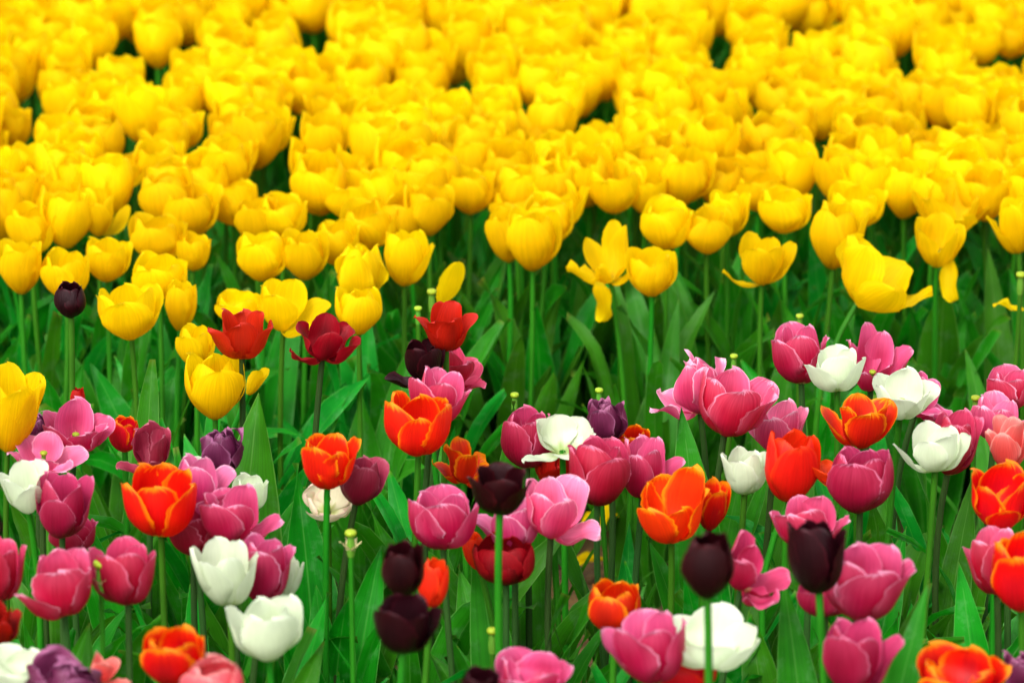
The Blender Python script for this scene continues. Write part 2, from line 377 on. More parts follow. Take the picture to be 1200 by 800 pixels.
# ------------------------------------------------------------------ tulips of the mixed bed
STEM = dict(yellow='stem', pink='dstem', pale='dstem', rose='dstem', mauve='dstem', orange='stem', flame='stem', scarlet='stem', red='stem',
            crimson='dstem', black='stem', purple='dstem', white='stem', cream='stem', coral='dstem')
GROUP = dict(yellow='yellow tulips at the front edge of the yellow bed', pink='pink and rose tulips in the mixed bed', pale='pink and rose tulips in the mixed bed',
             rose='pink and rose tulips in the mixed bed', mauve='pink and rose tulips in the mixed bed', coral='pink and rose tulips in the mixed bed',
             orange='orange tulips in the mixed bed', flame='orange tulips in the mixed bed', scarlet='red tulips in the mixed bed', red='red tulips in the mixed bed',
             crimson='red tulips in the mixed bed', black='blackish tulips in the mixed bed', purple='purple tulips in the mixed bed',
             white='white tulips in the mixed bed', cream='white tulips in the mixed bed')
Zc = dict(black=0.47, yellow=0.38)
OPEN = ('wide',)
BIG = [('wrinkled purple tulip in front of a large', 300, 476, .085), ('wide open cream', 345, 556, .06), ('orange red cup with a gap', 370, 692, .045),
       ('pink tulip with a pale frilled', 738, 618, .034), ('small orange tulip half hidden', 175, 437, .05), ('rose tulip standing right behind', 602, 484, .065),
       ('rose tulip close behind the white', 1145, 562, .04), ('glowing pink', 101, 742, .04), ('broad pink tulip with dark front', 800, 490, .06),
       ('big plump pink', 1092, 700, .045), ('pink cup directly behind', 555, 640, .05), ('rose tulip low behind', 920, 690, .05)]

def axis_of(roll, pitch):
    a = Vector((0, 0, 1)); a.rotate(Euler((math.radians(pitch), 0, 0))); a.rotate(Euler((0, math.radians(roll), 0)))
    return a

def fit_bloom(g, px, py, w, h, z, roll, pitch):
    """true size and place of a bloom: how wide and tall it is at its distance, and where its receptacle sits"""
    R = np.array(Euler((math.radians(pitch), 0, 0)).to_matrix()); R = np.array(Matrix.Rotation(math.radians(roll), 3, 'Y')) @ R
    P0 = g.points(); c = at(px, py, z); d = np.linalg.norm(c-CN)
    k = h*d/F; sxy, sz = k*1.2, k; L = c - np.array((0, 0, h*d/F*0.5))
    for it in range(9):
        P = (P0*np.array((sxy, sxy, sz))) @ R.T + L
        x, y, Z = proj(P); bw, bh = x.max()-x.min(), y.max()-y.min()
        sxy *= (w/bw)**0.8; sz *= (h/bh)**0.8
        sz = min(max(sz, sxy*0.62), sxy*1.9)
        L = L + RIGHT*(px-(x.max()+x.min())/2)*Z.mean()/F
        L[2] -= (py-(y.max()+y.min())/2)*Z.mean()/F/math.cos(PITCH)
    return (lambda V: (V*np.array((sxy, sxy, sz))) @ R.T), L, sxy, R

def plant_tulip(spec, idx):
    px, py, w_, h_, colr, style, yaw, roll, pitch, z, label = spec[:11]
    ov = spec[11] if len(spec) > 11 else None; ex = spec[12] if len(spec) > 12 else {}
    rng = random.Random(9000+idx); pitch = pitch*.6-2; z = z or Zc.get(colr, 0.38)
    if colr in ('pink', 'pale', 'rose', 'mauve'): w_, h_ = w_*1.05, h_*1.05
    g = bloom_geo(style, yaw, ex.get('seed', 100+idx), ov, *((66, .68) if colr == 'yellow' else (76, .6)))
    xf, L, k, R = fit_bloom(g, px, py, w_, h_, z, roll, pitch)
    ax = R @ np.array((0, 0, 1.0))
    foot = np.array((L[0]-ax[0]*.06+rng.uniform(-.012, .012)+ex.get('fx', 0), L[1]-ax[1]*.06+rng.uniform(-.012, .012), 0.0))
    root = empty('tulip', foot); tag(root, label, 'tulip', GROUP[colr])
    top = L - foot
    b = g.build('bloom', [MAT[colr]], root, top, xf)
    if style in OPEN or ex.get('pistil'):
        p = pistil_geo(0.7, bool(ex.get('stamens'))).build('pistil', [MAT['pistil'], MAT['stigma'], MAT['anther']], b, xf=lambda V: (V+np.array((0, 0, .002))) @ R.T)
    stem_obj(root, top + ax*0.0015, ax, ex.get('stem', STEM[colr]), rng, ex.get('rad', 0.0029 if colr == 'yellow' else 0.0032))
    thin = 630 < px < 770 and 480 < py < 720              # a sparse spot, where the soil shows between the plants
    lg = leaves_geo(500+idx, *((2, .1, .17, .02, .034) if thin else (6, .24, .35) if colr == 'yellow' else (ex.get('nl', 5),)))
    for key, tx, ty, W in BIG:
        if key in label:                                    # a big leaf of this plant whose tip stands where the photo shows it
            d = FWD + RIGHT*(tx-600)/F + UP*(400-ty)/F; tp = CN + d*((foot[1]+.03-CN[1])/d[1]) - foot
            leaf(lg, (0, 0, 0), math.pi/2, tp[2]/.985, W, 4, 18, rng, .3, rng.uniform(-.7, .7), side=-tp[0]/tp[2])
    lg.build('leaves', [MAT['leaf']], root)
    return root

B, FR = 90, 270
fl = dict(hinge=52, tip=34, curl=10); fl2 = dict(hinge=34, tip=16); up = dict(hinge=2, tip=-4, L=1.08); hang = dict(hinge=95, tip=30, L=1.0)
ML = [
 # x, y, w, h, colour, style, yaw, roll, pitch, z, label, petal changes, extras
 (82, 351, 38, 44, 'black', 'egg', 250, 0, 4, .47, 'small closed blackish tulip bud standing alone in front of the yellow bed'),
 (282, 391, 78, 60, 'red', 'open', B, 0, 8, .47, 'dark red cup tulip standing tall over a large yellow tulip', {1: dict(hinge=20, tip=24, L=1.0, wave=.08, point=1.6), 2: dict(hinge=18, tip=18, wave=.08, point=1.6), 0: dict(wave=.1, point=1.6), 4: dict(hinge=8, tip=-8, wave=.07, W=.42)}, dict(stem='dstem')),
 (381, 397, 84, 62, 'crimson', 'flop', 100, 6, 4, .47, 'ragged dark red tulip with crooked petals and frayed tips', {1: dict(hinge=46, tip=14, point=1.5, W=.3, wave=.1), 2: dict(hinge=36, tip=-4, wave=.08), 4: dict(hinge=12, tip=-10, wave=.08), 3: dict(hinge=14, tip=22, point=1.5, wave=.1), 5: dict(hinge=18, tip=16, point=1.6), 0: dict(hinge=4, tip=6, point=1.6)}),
 (522, 382, 77, 60, 'red', 'flare', 240, 0, 5, .47, 'bright red tulip with two pointed side tips bending outward', {1: dict(hinge=15, tip=38, point=1.5, L=1.05), 5: dict(hinge=17, tip=36, point=1.5, L=1.05), 2: dict(hinge=0, tip=-6)}),
 (486, 425, 72, 60, 'black', 'open', 300, -6, 8, .44, 'open blackish tulip tucked behind the bright red tulip', {2: dict(hinge=56, tip=10)}),
 (541, 432, 56, 56, 'rose', 'flare', 285, 14, 5, .41, 'crimson rose tulip half hidden under the bright red one, tip flared outward', {1: fl2, 3: dict(hinge=40, tip=40, point=1.6)}),
 (516, 463, 72, 66, 'pink', 'open', 215, 10, 10, .45, 'light pink tulip rising just behind a yellow edged orange cup', {1: dict(hinge=18, tip=6, point=1.5), 2: dict(hinge=12, tip=2, point=1.5)}),
 (490, 496, 80, 78, 'orange', 'cup', FR, 2, 6, .44, 'large orange red cup with thin yellow rims, below a light pink tulip', {0: dict(hinge=10, tip=-12, W=.32, L=.92), 3: dict(hinge=7, tip=-8, L=1.08, W=.38), 5: dict(hinge=7, tip=-8, L=1.08, W=.38), 1: dict(hinge=3, tip=-8), 2: dict(hinge=3, tip=-8)}),
 (388, 540, 71, 67, 'orange', 'open', 245, 2, 12, .43, 'orange red cup with a gap showing its green pistil, beside a dull mauve tulip', {0: dict(hinge=8, tip=-4), 3: dict(hinge=9, tip=-6)}),
 (427, 561, 56, 60, 'mauve', 'closed', 280, 12, 8, .40, 'dull mauve tulip leaning out from behind an orange cup', {1: dict(hinge=8, tip=8, point=1.6)}),
 (387, 588, 66, 46, 'cream', 'wide', 250, 0, 34, .37, 'wide open cream tulip flushed pink, behind two green stems'),
 (543, 541, 74, 64, 'flame', 'flop', 280, 0, 10, .38, 'loose orange tulip behind three stems, one petal bent sideways', {1: dict(hinge=50, tip=22), 3: dict(hinge=46, tip=26), 0: dict(hinge=20, tip=5)}),
 (585, 572, 78, 64, 'black', 'open', B, 2, 4, .485, 'open blackish maroon tulip on a thick stem in front of pink tulips', {1: dict(hinge=16, tip=4), 2: dict(hinge=15, tip=14, point=1.6), 4: dict(hinge=9, tip=-8)}, dict(rad=.0035, fx=.012)),
 (520, 605, 80, 74, 'pink', 'cup', 215, -2, 7, .40, 'smooth pink cup beside a blackish tulip, small curl on one side', {1: dict(hinge=12, tip=0)}),
 (592, 613, 78, 60, 'pale', 'cup', 245, 0, 10, .38, 'pink cup directly behind the thick stem of a blackish tulip', {5: dict(hinge=24, tip=30)}),
 (660, 597, 84, 80, 'pale', 'open', 285, 4, 10, .40, 'pale pink tulip with one lilac petal folded out level', {3: dict(hinge=46, tip=44, L=.9), 1: dict(hinge=16, tip=10, L=1.1), 2: dict(hinge=10, tip=0)}),
 (590, 654, 74, 64, 'crimson', 'closed', 240, 0, 6, .36, 'withered dark red tulip hanging below pink ones, white scar on its tip', {5: dict(hinge=14, tip=-10, curl=-40)}),
 (556, 645, 30, 46, 'scarlet', 'closed', 200, -14, 6, .34, 'sliver of scarlet tulip peeping beside the withered dark red one'),
 (617, 511, 58, 72, 'rose', 'closed', 220, 0, 6, .39, 'rose tulip standing right behind a floppy white one'),
 (655, 514, 88, 58, 'white', 'open', 100, -2, 8, .41, 'floppy white tulip with drooping petals over a red one', {1: dict(hinge=52, tip=30, L=1.0, W=.32), 2: dict(hinge=20, tip=4, L=1.05), 4: dict(hinge=26, tip=80, L=.95, W=.4), 0: dict(hinge=4, tip=-6, L=1.1), 5: dict(hinge=14, tip=0, L=1.1), 3: dict(hinge=10, tip=-4, L=1.1)}),
 (650, 543, 54, 54, 'red', 'open', 280, 0, 10, .36, 'red tulip glowing under the floppy white one', {0: dict(hinge=24, tip=8)}),
 (712, 491, 48, 56, 'purple', 'double', 255, -6, 2, .40, 'wrinkled purple tulip closed tight above a pink pair'),
 (742, 516, 40, 40, 'flame', 'cup', 260, 0, 10, .37, 'orange tulip mostly hidden behind rose pink cups'),
 (702, 551, 72, 80, 'rose', 'closed', 300, 2, 6, .40, 'round rose cup with a broad dark front petal, below the purple tulip', {0: dict(hinge=8, tip=-10, W=.46), 2: dict(hinge=5, tip=-6)}),
 (765, 546, 74, 72, 'pink', 'open', 235, 4, 10, .385, 'pink tulip with a pale frilled tip next to an orange one', {1: dict(hinge=24, tip=22, point=1.6), 5: dict(hinge=8, tip=-6)}),
 (789, 590, 86, 94, 'orange', 'open', 225, -2, 14, .40, 'largest open orange tulip with gold rims, above a blackish egg', {0: dict(hinge=16, tip=4, L=.85), 3: dict(hinge=11, tip=-2, L=.8), 4: dict(hinge=4, tip=-4, L=1.12)}),
 (837, 590, 40, 72, 'flame', 'open', 280, 8, 8, .385, 'narrow ragged orange tulip squeezed beside the largest orange one', {0: dict(hinge=8, tip=-8)}),
 (806, 451, 86, 80, 'pale', 'double', 250, -8, 10, .41, 'pink many petalled tulip with pale petals spreading to one side', {2: fl, 5: dict(hinge=44, tip=28), 1: dict(hinge=8, tip=-2), 3: dict(hinge=4, tip=-4)}),
 (866, 469, 90, 82, 'pink', 'open', 278, 8, 8, .43, 'broad pink tulip with dark front petal next to the many petalled one', {0: dict(hinge=10, tip=-10, W=.5), 1: dict(hinge=22, tip=10), 3: dict(hinge=16, tip=10)}),
 (910, 498, 72, 62, 'pale', 'open', 250, 4, 10, .385, 'pale pink tulip behind a red orange tulip and a white cup', {2: dict(hinge=30, tip=20)}),
 (873, 551, 58, 58, 'white', 'cup', 240, 3, 4, .395, 'small upright white cup beside a red orange tulip', {5: dict(hinge=12, tip=6)}),
 (929, 545, 66, 88, 'scarlet', 'closed', 285, 4, 8, .41, 'tall plain red orange tulip without yellow rims', {0: dict(hinge=6, tip=-6, W=.46)}),
 (967, 556, 40, 34, 'scarlet', 'flop', 330, 40, 4, .40, 'loose orange red petals leaning out beside the tall red orange tulip', {1: None, 2: None, 4: None}),
 (1008, 562, 76, 76, 'rose', 'closed', 245, 0, 7, .40, 'round rose tulip like an egg beside the tall red orange tulip'),
 (938, 413, 66, 70, 'pink', 'cup', 215, -4, 6, .40, 'upright pink cup at the back of the mixed bed, left of a white cup', {1: dict(hinge=10, tip=4, point=1.6), 2: dict(hinge=10, tip=2, point=1.6)}),
 (978, 431, 74, 57, 'white', 'open', B, -2, 5, .43, 'small white cup between two pink tulips at the back of the mixed bed', {1: dict(hinge=20, tip=8), 2: dict(hinge=14, tip=4)}),
 (1031, 418, 76, 78, 'pink', 'wide', 240, 4, 14, .40, 'wide open pink tulip behind a small white cup, one petal raised', {1: dict(hinge=30, tip=2, L=1.15), 3: dict(hinge=22, tip=6, L=.8), 0: dict(hinge=34, tip=4, L=.75), 2: dict(hinge=2, tip=-2, L=1.1)}),
 (1006, 493, 92, 66, 'flame', 'wide', 280, 4, 3, .42, 'orange tulip spread open with gold inside and dark red front petal', {0: dict(hinge=16, tip=-6, W=.5), 2: dict(hinge=34, tip=6, L=1.1)}),
 (1062, 460, 80, 64, 'white', 'wide', 262, 4, 16, .42, 'white tulip opened wide behind the spread orange one', {4: dict(hinge=8, tip=-8, L=1.1), 1: dict(hinge=20, tip=8)}),
 (1084, 464, 62, 58, 'pink', 'flop', 300, 16, 8, .38, 'pink tulip behind the wide white one, one petal reaching out', {3: dict(hinge=58, tip=18, L=1.15), 4: dict(hinge=4, tip=-10)}),
 (1092, 523, 92, 62, 'white', 'open', 240, 2, 5, .42, 'white tulip with one narrow petal splayed out low', {5: dict(hinge=34, tip=4, W=.27, L=1.05), 1: dict(hinge=16, tip=8)}),
 (1122, 517, 60, 76, 'rose', 'cup', 255, 10, 6, .39, 'rose tulip close behind the white one with a splayed petal'),
 (1182, 453, 50, 52, 'pink', 'cup', 225, 0, 6, .385, 'pink tulip topmost at the edge of the photo'),
 (1176, 488, 74, 60, 'pale', 'open', 215, 4, 10, .385, 'pale pink tulip above a withered one with dark streaks', {1: dict(hinge=28, tip=14)}),
 (1184, 518, 60, 66, 'coral', 'flop', 250, 0, 6, .40, 'withered coral tulip with curled dark streaked petals above an orange one', {0: dict(hinge=18, tip=-10, curl=-50)}),
 (1174, 580, 76, 86, 'orange', 'open', FR, 2, 10, .41, 'tall orange tulip with gold rims and a short brick red front petal', {0: dict(hinge=20, tip=-12, L=.66), 4: dict(hinge=4, tip=-6, L=1.1), 1: dict(hinge=8, tip=-6), 2: dict(hinge=8, tip=-6)}),
 (1160, 656, 66, 78, 'pink', 'open', 225, -4, 8, .38, 'pink tulip behind an orange one cut off by the photo edge', {1: dict(hinge=8, tip=-4), 5: dict(hinge=24, tip=6, point=1.6)}),
 (1196, 668, 70, 98, 'orange', 'cup', 250, -4, 6, .42, 'tall orange tulip cut off by the photo edge, in front of a pink one'),
 (1130, 789, 112, 52, 'flame', 'open', 245, 0, 16, .40, 'low orange tulip with broad yellow rims in the bottom corner'),
 (1196, 786, 46, 50, 'purple', 'double', 265, 0, 8, .36, 'lilac fringed tulip in the bottom corner beside a low orange one'),
 (957, 652, 72, 88, 'black', 'closed', 230, -5, 4, .475, 'blackish maroon cup standing in front of a pink tulip, petal tips parted', {1: dict(hinge=10, tip=2, point=1.6), 5: dict(hinge=6, tip=-6)}, dict(rad=.0035)),
 (949, 612, 92, 62, 'pink', 'open', 225, -2, 8, .40, 'pink tulip showing above and behind a blackish maroon cup', {2: dict(hinge=4, tip=-6), 1: dict(hinge=24, tip=10, point=1.6), 5: dict(hinge=26, tip=6, point=1.7)}),
 (1020, 681, 104, 90, 'pink', 'cup', 285, 6, 9, .42, 'big plump pink cup to the right of a blackish maroon cup', {0: dict(hinge=10, tip=-14, W=.5), 3: dict(hinge=12, tip=6)}),
 (968, 694, 66, 56, 'rose', 'cup', 230, 0, 6, .385, 'rose tulip low behind the stem of a blackish maroon cup'),
 (1012, 768, 92, 88, 'rose', 'open', 240, 2, 7, .40, 'rose tulip with a flared side tip, below the big plump pink cup', {1: dict(hinge=18, tip=18, point=1.6), 0: dict(hinge=8, tip=-6, W=.46)}),
 (829, 661, 64, 82, 'black', 'egg', 262, -2, 4, .54, 'blackish egg shaped tulip whose stem crosses a white tulip', {0: dict(hinge=4, tip=-24, W=.52)}, dict(rad=.0035, fx=-.02)),
 (886, 667, 78, 90, 'rose', 'flop', 250, 12, 8, .40, 'floppy crimson pink tulip with twisted petals beside a blackish egg', {1: dict(hinge=48, tip=12, L=1.15), 3: dict(hinge=62, tip=-6, L=1.1), 2: dict(hinge=0, tip=0, L=1.15)}),
 (831, 745, 120, 82, 'white', 'open', 80, 2, 6, .40, 'big white bowl shaped tulip crossed by a stem', {0: dict(hinge=8, tip=-4, L=1.1), 1: dict(hinge=24, tip=-2, W=.42, point=1.9), 2: dict(hinge=20, tip=2, W=.44, point=1.9), 3: dict(hinge=18, tip=0), 5: dict(hinge=16, tip=2), 4: dict(hinge=12, tip=-8, L=.86)}),
 (755, 757, 98, 86, 'pink', 'open', 215, -6, 8, .40, 'pink tulip with pointed tips, beside the big white bowl', {1: dict(hinge=10, tip=0), 2: dict(hinge=20, tip=14, point=1.5), 5: dict(hinge=24, tip=22, point=1.5), 0: dict(hinge=10, tip=-4)}),
 (800, 784, 82, 44, 'scarlet', 'cup', 250, 0, 6, .36, 'scarlet tulip almost hidden below the big white bowl'),
 (720, 709, 62, 64, 'flame', 'closed', 250, 0, 8, .37, 'small closed orange tulip with thin gold rims, in front of bare soil', {5: dict(hinge=3, tip=-18)}),
 (626, 788, 88, 50, 'pink', 'open', 240, 2, 12, .39, 'pink tulip whose top just enters the bottom middle of the photo', {1: dict(hinge=12, tip=6)}),
 (563, 801, 46, 44, 'black', 'cup', 240, 0, 8, .45, 'tip of a blackish tulip beside a pink top at the bottom edge'),
 (472, 666, 51, 70, 'black', 'closed', 262, 0, 4, .48, 'narrow blackish tulip directly above another blackish cup', {0: dict(hinge=4, tip=-16, W=.48)}),
 (508, 682, 36, 60, 'scarlet', 'closed', 230, 6, 8, .40, 'slim red tulip with pale crumpled tips behind two blackish ones', {2: dict(hinge=8, tip=-6, curl=-60)}),
 (478, 730, 82, 72, 'black', 'open', 240, 4, 5, .455, 'wide blackish maroon cup under a narrow blackish one', {1: dict(hinge=15, tip=10, point=1.6), 0: dict(hinge=10, tip=-4, W=.5), 5: dict(hinge=10, tip=-6)}, dict(rad=.0035)),
 (309, 735, 92, 80, 'white', 'cup', 285, -3, 7, .41, 'large white cup, the lower of two with another white one just above', {0: dict(hinge=8, tip=-4, W=.5), 2: dict(hinge=14, tip=4)}),
 (263, 669, 82, 82, 'white', 'open', 230, -4, 8, .40, 'large white tulip with parted petals, the upper of two, pink one behind', {5: dict(hinge=14, tip=4, L=1.08), 1: dict(hinge=16, tip=2), 0: dict(hinge=10, tip=-4, W=.46)}),
 (313, 665, 64, 80, 'pink', 'cup', 250, 6, 6, .385, 'pink tulip wedged between two white tulips'),
 (340, 674, 34, 54, 'white', 'closed', 230, 12, 6, .365, 'slim white tulip leaning out behind a pink one'),
 (283, 603, 96, 72, 'pink', 'open', 235, 0, 10, .40, 'wide pink tulip with one pointed tip aside, above a white tulip', {1: dict(hinge=36, tip=14, point=1.5), 0: dict(hinge=10, tip=-2, W=.46), 5: dict(hinge=8, tip=-6)}),
 (242, 567, 68, 70, 'pale', 'closed', 255, 4, 5, .41, 'light pink tulip with one dark petal splayed, beside a large orange cup', {1: dict(hinge=20, tip=16), 3: dict(hinge=34, tip=14, L=1.1)}),
 (240, 556, 56, 44, 'white', 'cup', 240, 4, 8, .37, 'white tulip showing only its rim behind a light pink one'),
 (293, 576, 44, 46, 'white', 'cup', 240, 0, 8, .37, 'small white tulip peeping over the wide pink one'),
 (186, 585, 90, 88, 'orange', 'cup', 84, 0, 8, .42, 'large bright orange cup surrounded by pink tulips', {1: dict(hinge=8, tip=-6, W=.42, point=1.9), 2: dict(hinge=9, tip=-2, W=.42, point=1.9), 4: dict(hinge=-2, tip=-8, L=.9)}),
 (168, 524, 62, 62, 'mauve', 'cup', 275, 2, 24, .40, 'dusky rose hooded tulip with a petal drooping at its foot', {4: dict(hinge=4, tip=-40, L=1.2), 0: dict(hinge=30, tip=-14, L=.75), 5: dict(hinge=44, tip=34, L=.9)}),
 (145, 508, 36, 44, 'orange', 'closed', 240, 0, 8, .385, 'small orange tulip half hidden behind a dusky rose one'),
 (90, 498, 86, 66, 'pink', 'wide', 285, 6, 14, .41, 'broad open pink tulip with a shaded front petal, beside the big yellow', {0: dict(hinge=14, tip=-4, L=.85, W=.48), 1: dict(hinge=26, tip=10), 4: dict(hinge=8, tip=-6, L=1.1), 5: dict(hinge=20, tip=-4)}),
 (56, 532, 92, 52, 'pale', 'wide', 255, 4, 16, .40, 'pale pink tulip with loose spreading petals above an open white one', {1: dict(hinge=44, tip=14, L=1.1), 3: dict(hinge=36, tip=20), 5: dict(hinge=34, tip=0)}),
 (26, 570, 62, 64, 'white', 'wide', 280, -6, 24, .41, 'open white tulip showing its yellow green pistil', {0: dict(hinge=18, tip=-6), 4: dict(hinge=8, tip=-6)}),
 (76, 591, 66, 76, 'rose', 'cup', 260, 2, 10, .40, 'rose tulip with a dark front petal just under the pale loose one', {0: dict(hinge=10, tip=-12, L=.85), 1: dict(hinge=8, tip=2, point=1.6)}),
 (260, 527, 52, 56, 'purple', 'double', 245, -4, 14, .40, 'wrinkled purple tulip in front of a large broad leaf'),
 (91, 466, 18, 26, 'red', 'egg', 250, 0, 4, .37, 'red bud tip peeping over the broad open pink tulip'),
 (44, 500, 34, 34, 'purple', 'double', 250, 0, 10, .385, 'purple tulip mostly hidden between the big yellow and pink ones'),
 (62, 684, 88, 82, 'pink', 'cup', 275, -3, 8, .41, 'glowing pink tulip with a broad bright front petal and two dark side petals', {0: dict(hinge=10, tip=-2, W=.52, L=1.04), 5: dict(hinge=34, tip=8), 3: dict(hinge=16, tip=-6)}),
 (4, 664, 52, 82, 'rose', 'open', 240, 0, 8, .41, 'rose tulip sliced by the photo edge beside the glowing pink one'),
 (142, 668, 78, 78, 'rose', 'cup', 225, 0, 6, .41, 'rose tulip with tall pointed tips next to a spent seed head', {5: dict(hinge=24, tip=-20, L=1.05), 2: dict(hinge=4, tip=-2, point=1.6), 1: dict(hinge=6, tip=0, point=1.6)}),
 (4, 730, 42, 70, 'crimson', 'flop', 280, 0, 8, .40, 'shrivelled red tulip at the photo edge above a white one'),
 (24, 782, 84, 58, 'white', 'open', 250, 0, 12, .40, 'white tulip in the bottom corner behind a purple one'),
 (74, 796, 92, 50, 'purple', 'double', 240, 0, 12, .41, 'large purple tulip in the bottom corner over a white one'),
 (130, 785, 48, 46, 'coral', 'flare', 330, 20, 6, .385, 'curled coral red petal tip rising beside the bottom purple tulip', {0: dict(hinge=36, tip=40, L=1.2), 1: None, 2: None}),
 (202, 767, 76, 74, 'flame', 'cup', 250, 0, 10, .41, 'squat orange tulip with yellow rims near the bottom, beside a coral top'),
 (248, 796, 76, 54, 'coral', 'egg', 240, 0, 10, .44, 'rounded coral tulip top at the bottom edge beside a squat orange one'),
 (226, 621, 60, 58, 'rose', 'cup', 230, -4, 6, .375, 'rose tulip crossed by a dark stem, below the light pink one'),
 (86, 624, 56, 44, 'rose', 'cup', 240, 0, 6, .35, 'dark rose tulip low in the shade behind a thick stem'),
]
for i, s in enumerate(ML): plant_tulip(s, i)

